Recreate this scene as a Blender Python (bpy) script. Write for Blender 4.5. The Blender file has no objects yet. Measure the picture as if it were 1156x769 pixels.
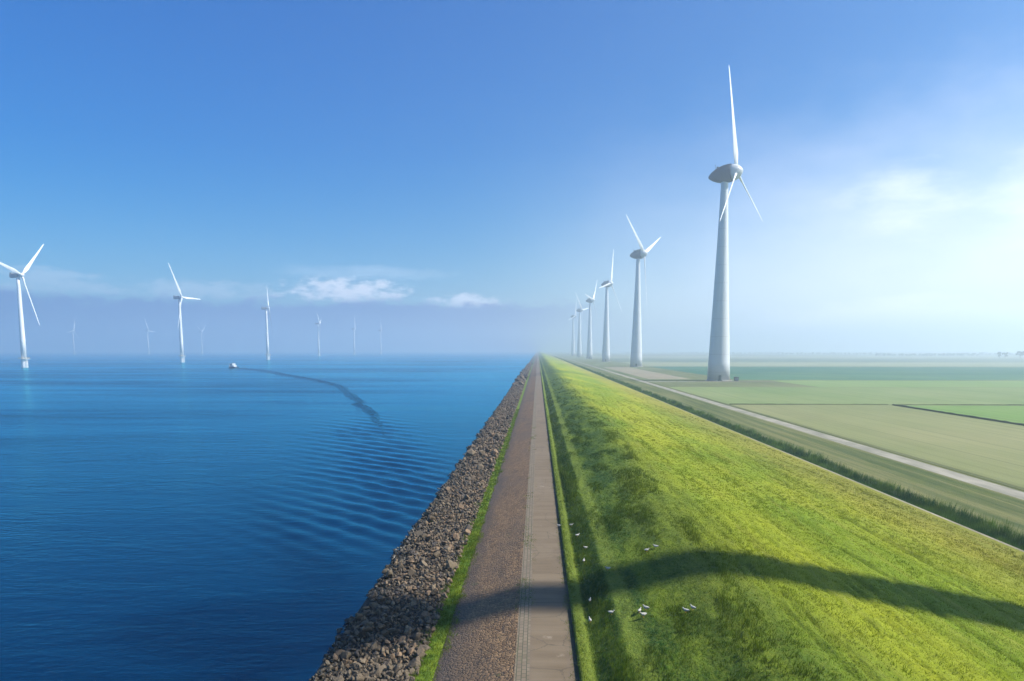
import bpy, math, random
import numpy as np
from mathutils import Matrix, Vector

random.seed(7)
rng = np.random.default_rng(11)
S = bpy.context.scene
COL = S.collection
rad = math.radians

# ------------------------------------------------------------------ constants of the place
CAM_H = 20.0
PITCH = rad(6.0)
YAW = math.atan(29 / 770 * math.cos(PITCH))
WATER_Z = 1.5
SUN_EL, SUN_BEAR = rad(43.5), rad(92.0)      # bearing clockwise from +Y
FAR = 8900.0

# ------------------------------------------------------------------ numpy noise
_T = rng.random((256, 256)).astype(np.float64)
def vnoise(x, y):
    xi = np.floor(x).astype(np.int64); yi = np.floor(y).astype(np.int64)
    fx = x - xi; fy = y - yi
    fx = fx * fx * (3 - 2 * fx); fy = fy * fy * (3 - 2 * fy)
    a = _T[xi & 255, yi & 255]; b = _T[(xi + 1) & 255, yi & 255]
    c = _T[xi & 255, (yi + 1) & 255]; d = _T[(xi + 1) & 255, (yi + 1) & 255]
    return (a * (1 - fx) + b * fx) * (1 - fy) + (c * (1 - fx) + d * fx) * fy
def fbm(x, y, o=4, g=0.5):
    s = 0; a = 1; n = 0
    for k in range(o):
        s = s + a * vnoise(x * 2 ** k + 17.3 * k, y * 2 ** k + 5.1 * k); n += a; a *= g
    return s / n
def sstep(a, b, x):
    t = np.clip((x - a) / (b - a), 0, 1); return t * t * (3 - 2 * t)

# ------------------------------------------------------------------ object helpers
def mesh_np(name, v, faces, mat=None, parent=None, smooth=False):
    """faces: list of int arrays (n,k)"""
    me = bpy.data.meshes.new(name)
    v = np.asarray(v, np.float32)
    if isinstance(faces, np.ndarray): faces = [faces]
    faces = [np.asarray(f, np.int32) for f in faces if len(f)]
    nl = sum(f.size for f in faces); nf = sum(len(f) for f in faces)
    me.vertices.add(len(v)); me.vertices.foreach_set('co', v.ravel())
    me.loops.add(nl); me.polygons.add(nf)
    me.loops.foreach_set('vertex_index', np.concatenate([f.ravel() for f in faces]))
    tot = np.concatenate([np.full(len(f), f.shape[1], np.int32) for f in faces])
    st = np.concatenate([[0], np.cumsum(tot)[:-1]]).astype(np.int32)
    me.polygons.foreach_set('loop_start', st)
    me.polygons.foreach_set('use_smooth', np.full(nf, smooth))
    me.update(calc_edges=True); me.validate()
    if mat: me.materials.append(mat)
    return link(name, me, parent)
def link(name, me, parent=None):
    o = bpy.data.objects.new(name, me); COL.objects.link(o)
    if parent: o.parent = parent
    return o
def empty(name, loc=(0, 0, 0), rz=0):
    o = bpy.data.objects.new(name, None); COL.objects.link(o)
    o.location = loc; o.rotation_euler = (0, 0, rz); o.empty_display_size = 0.5
    return o
def tag(o, label=None, cat=None, group=None, kind=None):
    if label: o['label'] = label
    if cat: o['category'] = cat
    if group: o['group'] = group
    if kind: o['kind'] = kind
    return o
class MB:
    """collects shapes for ONE mesh"""
    def __init__(s): s.v = []; s.f = {}
    def add(s, v, f):
        b = sum(len(a) for a in s.v); s.v.append(np.asarray(v, float))
        for q in f: s.f.setdefault(len(q), []).append([i + b for i in q])
        return s
    def box(s, c, d, taper=1.0, ch=0.0):
        x, y, z = d[0] / 2, d[1] / 2, d[2] / 2
        rings = []
        cc = ch
        prof = [(-z, cc), (-z + cc, 0), (z - cc, 0), (z, cc)] if cc else [(-z, 0), (z, 0)]
        n = 8 if cc else 4
        v = []
        for zz, inset in prof:
            k = 1 + (taper - 1) * (zz + z) / (2 * z)
            X = (x - inset) * k; Y = (y - inset) * k
            if cc:
                q = cc
                v += [(X - q, -Y, zz), (X, -Y + q, zz), (X, Y - q, zz), (X - q, Y, zz), (-X + q, Y, zz), (-X, Y - q, zz), (-X, -Y + q, zz), (-X + q, -Y, zz)]
            else:
                v += [(-X, -Y, zz), (X, -Y, zz), (X, Y, zz), (-X, Y, zz)]
        m = len(prof); f = []
        for r in range(m - 1):
            for i in range(n): f.append([r * n + i, r * n + (i + 1) % n, (r + 1) * n + (i + 1) % n, (r + 1) * n + i])
        f.append(list(range(n))[::-1]); f.append([(m - 1) * n + i for i in range(n)])
        return s.add(np.array(v) + np.array(c), f)
    def tube(s, p, r, n=12, cap=True):
        p = [np.array(q, float) for q in p]
        r = [r] * len(p) if np.isscalar(r) else r
        v = []
        for i, q in enumerate(p):
            d = (p[min(i + 1, len(p) - 1)] - p[max(i - 1, 0)]); d /= np.linalg.norm(d)
            a = np.cross(d, [0, 0, 1.0]) if abs(d[2]) < 0.95 else np.cross(d, [0, 1.0, 0])
            a /= np.linalg.norm(a); b = np.cross(d, a)
            for k in range(n):
                t = 2 * math.pi * k / n
                v.append(q + r[i] * (a * math.cos(t) + b * math.sin(t)))
        f = []
        for i in range(len(p) - 1):
            for k in range(n): f.append([i * n + k, i * n + (k + 1) % n, (i + 1) * n + (k + 1) % n, (i + 1) * n + k])
        if cap: f.append(list(range(n))[::-1]); f.append([(len(p) - 1) * n + k for k in range(n)])
        return s.add(v, f)
    def build(s, name, mat, parent=None, smooth=False):
        return mesh_np(name, np.concatenate(s.v), [np.array(a) for a in s.f.values()], mat, parent, smooth)
def grid(name, xs, ys, zf, mat, smooth=True):
    X, Y = np.meshgrid(xs, ys)
    Z = zf(X, Y)
    v = np.stack([X, Y, Z], -1).reshape(-1, 3)
    nx, ny = len(xs), len(ys)
    i = np.arange(nx - 1)[None, :] + nx * np.arange(ny - 1)[:, None]
    f = np.stack([i, i + 1, i + 1 + nx, i + nx], -1).reshape(-1, 4)
    return mesh_np(name, v, f, mat, None, smooth)

# ------------------------------------------------------------------ node helpers
class NT:
    def __init__(s, name=None, tree=None):
        if tree is None:
            s.m = bpy.data.materials.new(name); s.m.use_nodes = True; tree = s.m.node_tree
        s.t = tree; s.t.nodes.clear()
    def n(s, typ, inp=None, **kw):
        nd = s.t.nodes.new(typ)
        for k, v in kw.items(): setattr(nd, k, v)
        for k, v in (inp or {}).items(): s.set(nd.inputs[k], v)
        return nd
    def set(s, sock, v):
        if isinstance(v, bpy.types.NodeSocket): s.t.links.new(v, sock)
        elif isinstance(v, (tuple, list)) and len(v) == 3 and sock.type == 'RGBA': sock.default_value = (*v, 1)
        else: sock.default_value = v
    def math(s, op, a, b=0.0, c=0.0, clamp=False):
        nd = s.n('ShaderNodeMath', operation=op, use_clamp=clamp)
        for i, q in enumerate((a, b, c)): s.set(nd.inputs[i], q)
        return nd.outputs[0]
    def mix(s, fac, a, b, blend='MIX'):
        nd = s.n('ShaderNodeMix', data_type='RGBA', blend_type=blend)
        s.set(nd.inputs[0], fac); s.set(nd.inputs[6], a); s.set(nd.inputs[7], b)
        return nd.outputs[2]
    def ramp(s, v, a, b, lo=0.0, hi=1.0, smooth=True):
        nd = s.n('ShaderNodeMapRange', {0: v, 1: a, 2: b, 3: lo, 4: hi}, interpolation_type='SMOOTHSTEP' if smooth else 'LINEAR')
        return nd.outputs[0]
    def pos(s): return s.n('ShaderNodeNewGeometry').outputs['Position']
    def xyz(s, v):
        nd = s.n('ShaderNodeSeparateXYZ', {0: v}); return nd.outputs
    def noise(s, vec, scale, detail=4, rough=0.55, sc=(1, 1, 1), dist=0.0):
        mp = s.n('ShaderNodeMapping', {0: vec, 3: sc})
        return s.n('ShaderNodeTexNoise', {'Vector': mp.outputs[0], 'Scale': scale, 'Detail': detail, 'Roughness': rough, 'Distortion': dist}).outputs[0]
    def bump(s, h, strength=0.5, dist=0.1, normal=None):
        nd = s.n('ShaderNodeBump', {'Strength': strength, 'Distance': dist, 'Height': h})
        if normal: s.set(nd.inputs['Normal'], normal)
        return nd.outputs[0]
    def out(s, bs, vol=False):
        o = s.n('ShaderNodeOutputMaterial'); s.t.links.new(bs, o.inputs[1 if vol else 0]); return s.m
    def pbr(s, col, rough=0.6, normal=None, spec=0.5, metal=0.0, **kw):
        nd = s.n('ShaderNodeBsdfPrincipled', {'Base Color': col, 'Roughness': rough, 'Metallic': metal, 'Specular IOR Level': spec})
        if normal: s.set(nd.inputs['Normal'], normal)
        for k, v in kw.items(): s.set(nd.inputs[k], v)
        return nd.outputs[0]

def paint(name, col, rough=0.45, var=0.06, sc=0.3):
    t = NT(name); p = t.n('ShaderNodeTexCoord').outputs['Object']
    n = t.noise(p, sc, 5, 0.6, (1, 1, 0.25))
    dark = tuple(c * (1 - 2.2 * var) for c in col)
    c = t.mix(t.ramp(n, 0.3, 0.7), dark, col)
    return t.out(t.pbr(c, rough))

# ------------------------------------------------------------------ terrain profile
PX = [-40, -14.5, -13.0, -12.4, -6.6, -5.5, -4.2, -2.6, -1.1, -0.35, 2.1, 2.16, 2.70, 2.95, 4.4, 5.6, 8.8, 10.0, 11.5, 14, 46.6, 47.4]
PZ = [-1.0, 0.7, 1.35, 1.65, 2.45, 2.62, 3.02, 3.55, 4.0, 4.06, 4.10, 4.36, 4.38, 4.25, 5.25, 5.45, 6.35, 6.58, 6.70, 6.50, 0.42, 0.40]
def zprof(x): return np.interp(x, PX, PZ)
def dike_disp(x, y):
    outer = sstep(2.7, 3.4, x) * (1 - sstep(8.5, 13, x))
    inner = sstep(9, 13, x) * (1 - sstep(44.5, 46.5, x))
    t1 = fbm(x * 1.3, y * 0.5, 4, 0.55) - 0.5
    t2 = fbm(x * 3.1 + 9, y * 2.2, 3, 0.6) - 0.5
    clump = sstep(0.5, 0.72, fbm(x * 0.75 + 40, y * 0.2, 3))
    tr = np.abs(fbm(x * 0.45 + 3 * fbm(x * 0.02, y * 0.015, 2), y * 0.012, 3) - 0.5)
    track = -0.16 * (1 - sstep(0.0, 0.035, tr))
    for k, x0 in enumerate((9.6, 12.8, 17.5, 24.0, 31.0, 39.5)):
        wob = x0 + 1.3 * (fbm(y * 0.03 + 31 * k, y * 0 + k, 3) - 0.5) + 0.5 * (fbm(y * 0.3 + 7 * k, y * 0 + k, 2) - 0.5)
        track = track - 0.20 * np.exp(-((x - wob) / 0.30) ** 2) * sstep(0.35, 0.6, fbm(y * 0.06 + 13 * k, y * 0 + 5.5 * k, 3))
    big = fbm(x * 0.09 + 3, y * 0.035 + 8, 3) - 0.5
    dia = fbm((x * 0.8 - y * 0.5) * 0.8, (x * 0.5 + y * 0.8) * 0.25, 3) - 0.5
    t3 = fbm(x * 2.4 + 0.5 * fbm(x * 0.2, y * 0.2, 2), y * 0.34 + 11, 4, 0.62) - 0.5
    fade = 1 - 0.7 * sstep(150, 600, y)
    return fade * (outer * (0.10 * t1 + 0.24 * t2 + 0.30 * clump * t2 + 0.05 * clump) + inner * (0.24 * t3 + 0.10 * t2 + track + 0.10 * dia + 0.15 * big * sstep(14, 20, x)))
def zterr(x, y):
    x = np.asarray(x, float); y = np.asarray(y, float)
    return zprof(x) + dike_disp(x, y)

def rows(fine=0.3, growth=0.011, to=FAR):
    r = list(np.arange(-40, 27, 1.5)) + list(np.arange(27, 120, fine))
    y = r[-1]
    while y < to: y += max(fine, (y - 90) * growth); r.append(min(y, to))
    return np.array(r)
YR = rows()
YC = rows(1.5, 0.03)

# ------------------------------------------------------------------ materials
def grass_color(t, p):
    x, y, z = t.xyz(p)[:3]
    big = t.noise(p, 0.06, 4, 0.6, (1, 0.35, 1))
    med = t.noise(p, 0.5, 4, 0.6, (1, 0.28, 1))
    fine = t.noise(p, 3.5, 3, 0.65)
    stre = t.noise(p, 0.9, 4, 0.6, (1, 0.07, 1))
    inner = t.mix(t.ramp(big, 0.35, 0.65), (0.135, 0.215, 0.006), (0.270, 0.300, 0.012))
    inner = t.mix(t.math('MULTIPLY', t.ramp(stre, 0.5, 0.72), 0.75), inner, (0.225, 0.240, 0.026))
    # drier, browner sward towards the toe of the slope
    dry = t.math('MULTIPLY', t.ramp(t.math('ADD', x, t.math('MULTIPLY', med, 10.0)), 33.0, 50.0), 0.55)
    inner = t.mix(dry, inner, (0.235, 0.180, 0.040))
    outer = t.mix(t.ramp(med, 0.4, 0.68), (0.013, 0.058, 0.007), (0.085, 0.140, 0.008))
    edge = t.math('ADD', x, t.math('MULTIPLY', t.math('SUBTRACT', big, 0.5), 12.0))
    c = t.mix(t.ramp(edge, 7.5, 18.0), outer, inner)
    # bright mown verge and the pale berm line
    verge = t.math('MULTIPLY', t.ramp(x, 1.8, 2.1), t.ramp(x, 2.75, 3.0, 1.0, 0.0))
    berm = t.math('MULTIPLY', t.ramp(x, 4.3, 4.7), t.ramp(x, 5.3, 5.9, 1.0, 0.0))
    c = t.mix(t.math('MULTIPLY', t.math('ADD', verge, t.math('MULTIPLY', berm, 0.7)), 0.85), c, (0.135, 0.185, 0.022))
    c = t.mix(t.ramp(fine, 0.35, 0.7, 0.0, 0.6), c, t.mix(0.5, c, (0.20, 0.22, 0.03)))
    return c
def mat_grass(name, blades=False):
    t = NT(name); p = t.pos(); c = grass_color(t, p)
    if blades:
        oi = t.n('ShaderNodeNewGeometry').outputs['Random Per Island']
        c = t.mix(t.math('MULTIPLY', oi, 0.45), c, (0.055, 0.110, 0.006)); c = t.mix(t.ramp(oi, 0.0, 0.25, 0.5, 0), c, (0.24, 0.28, 0.05))
        d = t.n('ShaderNodeBsdfDiffuse', {'Color': c}).outputs[0]
        tr = t.n('ShaderNodeBsdfTranslucent', {'Color': c}).outputs[0]
        mx = t.n('ShaderNodeMixShader', {0: 0.35, 1: d, 2: tr}).outputs[0]
        return t.out(mx)
    h = t.math('ADD', t.noise(p, 5.0, 5, 0.7), t.math('MULTIPLY', t.noise(p, 1.4, 4, 0.6, (1, 0.5, 1)), 1.5))
    return t.out(t.pbr(c, 0.9, t.bump(h, 1.0, 0.2), 0.15))
M_GRASS = mat_grass('meadow_grass'); M_BLADE = mat_grass('grass_blades', True)

def mat_verge():
    t = NT('verge_grass'); p = t.pos(); n = t.noise(p, 0.8, 4); f = t.noise(p, 5, 3)
    c = t.mix(t.ramp(n, 0.35, 0.7), (0.070, 0.130, 0.012), (0.145, 0.200, 0.016))
    return t.out(t.pbr(c, 0.9, t.bump(f, 0.8, 0.12), 0.15))
M_VERGE = mat_verge()

def mat_paved_slope():
    t = NT('basalt_pitching'); p = t.pos(); x, y, z = t.xyz(p)[:3]
    vo = t.n('ShaderNodeTexVoronoi', {'Vector': p, 'Scale': 4.2}); 
    ed = t.n('ShaderNodeTexVoronoi', {'Vector': p, 'Scale': 4.2}, feature='DISTANCE_TO_EDGE').outputs[0]
    sp = t.xyz(vo.outputs['Color'])[0]
    big = t.noise(p, 0.22, 4, 0.6, (1, 0.35, 1)); fine = t.noise(p, 9, 3, 0.7)
    c = t.mix(sp, (0.110, 0.064, 0.030), (0.245, 0.152, 0.075))
    c = t.mix(t.ramp(big, 0.42, 0.7, 0, 0.75), c, (0.120, 0.082, 0.052))
    low = t.math('ADD', x, t.math('MULTIPLY', t.noise(p, 0.5, 3, 0.6, (1, 0.3, 1)), 2.0))
    c = t.mix(t.ramp(low, -4.6, -2.6, 0.75, 0.0), c, (0.060, 0.050, 0.045))
    dm = t.noise(p, 0.6, 5, 0.7, (1.2, 0.35, 1)); c = t.mix(t.ramp(dm, 0.52, 0.68, 0, 0.6), c, (0.055, 0.042, 0.030))
    we = t.noise(p, 0.9, 4, 0.65); c = t.mix(t.ramp(we, 0.62, 0.72, 0, 0.6), c, (0.075, 0.082, 0.026))
    c = t.mix(t.ramp(fine, 0.62, 0.8, 0, 0.6), c, (0.24, 0.19, 0.12))
    c = t.mix(t.ramp(ed, 0.0, 0.10, 0.8, 0.0), c, (0.030, 0.028, 0.024))
    h = t.math('ADD', t.ramp(ed, 0, 0.2), t.math('MULTIPLY', fine, 0.5))
    return t.out(t.pbr(c, 0.8, t.bump(h, 0.6, 0.06), 0.3))
def mat_cobble():
    t = NT('old_sett_strip'); p = t.pos()
    mp = t.n('ShaderNodeMapping', {0: p, 2: (0, 0, rad(90))})
    br = t.n('ShaderNodeTexBrick', {'Vector': mp.outputs[0], 'Color1': (0.135, 0.105, 0.070), 'Color2': (0.19, 0.152, 0.105), 'Mortar': (0.050, 0.052, 0.030), 'Scale': 1.0, 'Mortar Size': 0.022, 'Brick Width': 0.42, 'Row Height': 0.25, 'Bias': 0.1})
    n = t.noise(p, 1.1, 5, 0.65, (1, 0.4, 1)); moss = t.noise(p, 0.35, 4, 0.6, (2.5, 0.4, 1))
    c = t.mix(t.ramp(n, 0.4, 0.75, 0, 0.6), br.outputs[0], (0.12, 0.10, 0.075))
    c = t.mix(t.ramp(moss, 0.56, 0.7, 0, 0.7), c, (0.085, 0.095, 0.030))
    return t.out(t.pbr(c, 0.85, t.bump(br.outputs[1], -0.6, 0.03), 0.3))
def mat_road():
    t = NT('weathered_concrete_road'); p = t.pos(); x, y, z = t.xyz(p)[:3]
    band = t.noise(p, 0.9, 4, 0.6, (0.12, 1, 1)); big = t.noise(p, 0.15, 4, 0.6, (1, 0.4, 1)); fine = t.noise(p, 7, 4, 0.7)
    trk = t.noise(p, 0.5, 3, 0.6, (2.2, 0.05, 1))
    c = t.mix(t.ramp(band, 0.25, 0.8), (0.112, 0.083, 0.050), (0.165, 0.127, 0.082))
    c = t.mix(t.ramp(big, 0.4, 0.7, 0, 0.5), c, (0.172, 0.138, 0.096))
    c = t.mix(t.ramp(trk, 0.5, 0.75, 0, 0.5), c, (0.12, 0.092, 0.066))
    c = t.mix(t.ramp(fine, 0.5, 0.8, 0, 0.45), c, (0.13, 0.11, 0.095))
    # slab joints every 5 m
    j = t.math('ABSOLUTE', t.math('SUBTRACT', t.math('FRACT', t.math('DIVIDE', t.math('ADD', y, t.math('MULTIPLY', fine, 0.03)), 5.0)), 0.5))
    c = t.mix(t.ramp(j, 0.0, 0.006, 0.4, 0.0), c, (0.055, 0.05, 0.04))
    cv = t.n('ShaderNodeTexVoronoi', {'Vector': t.n('ShaderNodeVectorMath', {0: p, 1: t.n('ShaderNodeCombineXYZ', {0: t.math('MULTIPLY', fine, 0.5), 1: t.math('MULTIPLY', band, 1.2)}).outputs[0]}, operation='ADD').outputs[0], 'Scale': 0.33}, feature='DISTANCE_TO_EDGE').outputs[0]
    c = t.mix(t.ramp(cv, 0.0, 0.014, 0.6, 0.0), c, (0.045, 0.04, 0.03))
    pa = t.noise(p, 0.35, 5, 0.7, (0.7, 0.5, 1)); c = t.mix(t.ramp(pa, 0.56, 0.66, 0, 0.55), c, (0.085, 0.066, 0.046))
    pb = t.noise(p, 0.8, 4, 0.6); c = t.mix(t.ramp(pb, 0.64, 0.74, 0, 0.5), c, (0.28, 0.235, 0.175))
    # ragged darker band along the grass edge
    er = t.math('ADD', x, t.math('MULTIPLY', t.math('SUBTRACT', t.noise(p, 1.6, 4, 0.7), 0.5), 1.0))
    c = t.mix(t.ramp(er, 1.75, 2.05, 0, 0.85), c, (0.06, 0.056, 0.035))
    return t.out(t.pbr(c, 0.85, t.bump(t.math('ADD', fine, band), 0.25, 0.02), 0.3))
def mat_rock_bed():
    t = NT('dark_rock_bed'); p = t.pos(); n = t.noise(p, 4, 4)
    return t.out(t.pbr(t.mix(n, (0.018, 0.017, 0.013), (0.055, 0.05, 0.04)), 0.9, t.bump(n, 0.8, 0.1), 0.2))
def mat_rock():
    t = NT('riprap_stone'); p = t.pos(); x, y, z = t.xyz(p)[:3]
    oi = t.n('ShaderNodeNewGeometry').outputs['Random Per Island']
    o2 = t.n('ShaderNodeTexWhiteNoise', {'W': oi}, noise_dimensions='1D').outputs[0]
    n = t.noise(p, 6, 4, 0.7); big = t.noise(p, 0.25, 3, 0.6, (1, 0.5, 1))
    c = t.mix(oi, (0.020, 0.016, 0.011), (0.180, 0.138, 0.088))
    c = t.mix(t.ramp(o2, 0.55, 0.95, 0, 0.7), c, (0.20, 0.130, 0.075))
    c = t.mix(t.ramp(o2, 0.0, 0.25, 0.75, 0), c, (0.055, 0.050, 0.050))
    c = t.mix(t.ramp(n, 0.45, 0.8, 0, 0.55), c, (0.055, 0.05, 0.04))
    c = t.mix(t.ramp(big, 0.5, 0.75, 0, 0.45), c, (0.10, 0.075, 0.055))
    wet = t.math('ADD', z, t.math('MULTIPLY', n, 0.3))
    c = t.mix(t.ramp(wet, 1.80, 2.35, 0.9, 0), c, (0.016, 0.017, 0.012))
    return t.out(t.pbr(c, t.ramp(wet, 1.80, 2.35, 0.4, 0.85), t.bump(n, 0.5, 0.04), 0.35))
M_ROCK = mat_rock()

def water_shader(t, deep, rough, nr):
    fr = t.n('ShaderNodeFresnel', {'IOR': 1.36, 'Normal': nr}).outputs[0]
    d = t.n('ShaderNodeBsdfDiffuse', {'Color': deep, 'Normal': nr}).outputs[0]
    g = t.n('ShaderNodeBsdfGlossy', {'Color': (0.20, 0.80, 1.0), 'Roughness': rough, 'Normal': nr}).outputs[0]
    f = t.math('ADD', t.math('MULTIPLY', fr, 0.95), 0.04, clamp=True)
    return t.out(t.n('ShaderNodeMixShader', {0: f, 1: d, 2: g}).outputs[0])
def mat_water():
    t = NT('lake_water'); p = t.pos(); x, y, z = t.xyz(p)[:3]
    n1 = t.noise(p, 0.45, 4, 0.6, (0.28, 1, 1), 0.5)
    n2 = t.noise(p, 1.7, 4, 0.65, (0.42, 1, 1), 0.4)
    n3 = t.noise(p, 0.055, 3, 0.5, (0.3, 1, 1), 0.5)
    # wind streaks: patches of smooth and ruffled water
    pat = t.noise(p, 0.011, 4, 0.55, (0.16, 1, 1), 0.6)
    pat2 = t.noise(p, 0.045, 3, 0.6, (0.25, 1, 1), 0.8)
    rough_p = t.math('MULTIPLY', t.ramp(pat, 0.38, 0.66, 0.3, 1.0), t.ramp(pat2, 0.35, 0.65, 0.55, 1.25))
    calm = t.ramp(x, -130.0, -20.0, 1.0, 0.3)                    # lee of the dike
    k = t.math('MULTIPLY', rough_p, calm)
    n4 = t.noise(p, 0.16, 3, 0.55, (0.5, 1, 1), 0.9)
    h = t.math('ADD', t.math('ADD', t.math('MULTIPLY', n4, 0.30), t.math('MULTIPLY', n1, 0.34)), t.math('ADD', t.math('MULTIPLY', n2, 0.20), t.math('MULTIPLY', n3, 0.45)))
    nr = t.bump(h, t.math('MULTIPLY', k, 1.0), 1.5)
    return water_shader(t, (0.0002, 0.008, 0.024), t.ramp(pat, 0.38, 0.66, 0.14, 0.24), nr)
M_WATER = mat_water()
def mat_wake():
    t = NT('wake_water'); p = t.pos()
    n2 = t.noise(p, 0.45, 3, 0.6, (0.6, 1, 1), 0.5)
    return water_shader(t, (0.0002, 0.006, 0.018), 0.2, t.bump(n2, 1.0, 1.2))

def mat_field(name, a, b, rowdir='y', sc=0.05, rowk=0.35):
    t = NT(name); p = t.pos()
    n = t.noise(p, sc, 5, 0.6, (1, 0.5, 1)); r = t.noise(p, 0.8, 3, 0.6, (1, 0.01, 1) if rowdir == 'y' else (0.01, 1, 1)); f = t.noise(p, 2.0, 3, 0.7)
    c = t.mix(t.ramp(n, 0.3, 0.7), a, b)
    c = t.mix(t.ramp(r, 0.4, 0.7, 0, rowk), c, tuple(q * 0.6 for q in a))
    xx = t.xyz(p)[0]; tl = t.math('ABSOLUTE', t.math('SUBTRACT', t.math('FRACT', t.math('DIVIDE', t.math('ADD', xx, t.math('MULTIPLY', n, 1.5)), 13.0)), 0.5))
    c = t.mix(t.ramp(tl, 0.0, 0.05, 0.45, 0.0), c, tuple(q * 0.55 for q in a))
    pt = t.noise(p, 0.012, 5, 0.65); c = t.mix(t.ramp(pt, 0.45, 0.7, 0, 0.55), c, tuple(0.5 * q + 0.5 * w for q, w in zip(b, (0.16, 0.20, 0.07))))
    return t.out(t.pbr(c, 0.95, t.bump(f, 0.6, 0.2), 0.1))

M_WHITE = paint('turbine_white_paint', (0.74, 0.75, 0.76), 0.4)
def tower_paint():
    t = NT('tower_light_grey_paint'); p = t.n('ShaderNodeTexCoord').outputs['Object']; z = t.xyz(p)[2]
    st = t.noise(p, 1.0, 5, 0.65, (0.9, 0.9, 0.03)); bl = t.noise(p, 0.12, 4, 0.6)
    c = t.mix(t.ramp(st, 0.45, 0.75, 0, 0.35), (0.53, 0.565, 0.60), (0.38, 0.40, 0.41)); c = t.mix(t.ramp(bl, 0.4, 0.7, 0, 0.25), c, (0.48, 0.50, 0.52))
    j = t.math('ABSOLUTE', t.math('SUBTRACT', t.math('FRACT', t.math('DIVIDE', z, 11.4)), 0.5))
    c = t.mix(t.ramp(j, 0.0, 0.028, 0.35, 0.0), c, (0.28, 0.28, 0.28)); c = t.mix(t.ramp(z, 0.0, 7.0, 0.35, 0.0), c, (0.30, 0.31, 0.27))
    return t.out(t.pbr(c, 0.38))
M_OFFW = tower_paint()
M_GREYP = paint('turbine_grey_paint', (0.22, 0.235, 0.25), 0.45)
M_LGREY = paint('pale_grey_paint', (0.50, 0.52, 0.54), 0.45)
M_NAC_SHADE = paint('nacelle_shade_tone', (0.018, 0.034, 0.052), 0.7)  # nacelle shade put into the base colour, far darker than its grey cladding
M_DARK = paint('dark_steel', (0.05, 0.055, 0.06), 0.5)
M_CONC = paint('concrete', (0.36, 0.34, 0.31), 0.85)
M_YEL = paint('yellow_marine_paint', (0.55, 0.40, 0.05), 0.5)
M_HULL = paint('navy_hull_paint', (0.015, 0.035, 0.075), 0.4)
M_GLASS = paint('dark_glazing', (0.02, 0.03, 0.04), 0.1)
M_GREENP = paint('green_cabinet_paint', (0.05, 0.09, 0.07), 0.5)

# ------------------------------------------------------------------ setting: dike
def flat(X, Y): return zprof(X)
bed = grid('rock_bed', np.array([-40, -25, -14.5, -13, -12.4, -10, -8, -6.6]), YC, flat, mat_rock_bed()); tag(bed, kind='structure')
def vz(X, Y): return zprof(X) + 0.10 * (fbm(X * 1.5, Y * 1.1, 4) - 0.3) * sstep(-6.6, -6.3, X) * (1 - sstep(-5.7, -5.5, X))
verge = grid('grass_verge', np.arange(-6.6, -5.49, 0.11), YR, vz, M_VERGE); tag(verge, kind='structure')
def psz(X, Y): return zprof(X) + 0.03 * (fbm(X * 0.7, Y * 0.4, 3) - 0.5) * sstep(-5.5, -5, X) * (1 - sstep(-1.5, -1.1, X))
ps = grid('paved_slope', np.linspace(-5.5, -1.1, 16), YR, psz, mat_paved_slope()); tag(ps, kind='structure')
cs = grid('cobble_strip', np.array([-1.1, -0.72, -0.35]), YC, flat, mat_cobble()); tag(cs, kind='structure')
rd = grid('road', np.array([-0.35, 0.5, 1.3, 2.1]), YC, flat, mat_road()); tag(rd, kind='structure')
dk = grid('dike_slope', np.concatenate([[2.1, 2.16, 2.3, 2.5], np.arange(2.7, 14, 0.2), np.arange(14, 47.3, 0.22), [47.4]]), YR, zterr, M_GRASS); tag(dk, kind='structure')

# ditch and strip at the toe
M_LAND = mat_field('polder_grass', (0.085, 0.110, 0.040), (0.140, 0.150, 0.070))
def strip_color():
    t = NT('toe_strip_grass'); p = t.pos()
    s1 = t.noise(p, 0.55, 4, 0.6, (1, 0.02, 1)); n = t.noise(p, 0.3, 5, 0.65, (1, 0.4, 1)); f = t.noise(p, 3, 3, 0.7)
    c = t.mix(t.ramp(s1, 0.35, 0.65), (0.050, 0.075, 0.022), (0.150, 0.150, 0.060))
    c = t.mix(t.ramp(n, 0.45, 0.75, 0, 0.6), c, (0.090, 0.115, 0.024))
    return t.out(t.pbr(c, 0.95, t.bump(f, 0.8, 0.2), 0.1))
M_STRIP = strip_color()
def toez(X, Y):
    z = np.interp(X, [47.4, 48.0, 48.8, 50.2, 51.2, 52.2, 64.5, 68.0, 68.6, 69.2, 69.8], [0.40, 0.25, -0.75, -0.75, 0.0, 0.25, 0.20, 0.20, 0.10, -0.25, 0.0])
    return z + 0.12 * (fbm(X * 0.8, Y * 0.5, 3) - 0.5) * sstep(51.5, 53, X) * (1 - sstep(63.4, 64.4, X))
KE = grid('edge_kerb', np.array([47.4, 47.7, 48.0]), YC, lambda X, Y: np.interp(X, [47.4, 47.7, 48.0], [0.40, 0.42, 0.25]), mat_field('kerb_concrete', (0.16, 0.15, 0.10), (0.30, 0.275, 0.22), 'y', 0.3)); tag(KE, kind='structure')
dt = grid('ditch', np.array([48.0, 48.4, 48.8, 50.2, 50.7, 51.2, 52.2]), YC, toez, M_STRIP); tag(dt, kind='structure')
tw = grid('ditch_water', np.array([48.2, 51.0]), YC, lambda X, Y: X * 0 - 0.35, mat_wake()); tag(tw, kind='structure')
ts = grid('ground_strip', np.arange(52.2, 64.51, 0.41), YR[::2], toez, M_STRIP); tag(ts, kind='structure')
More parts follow.
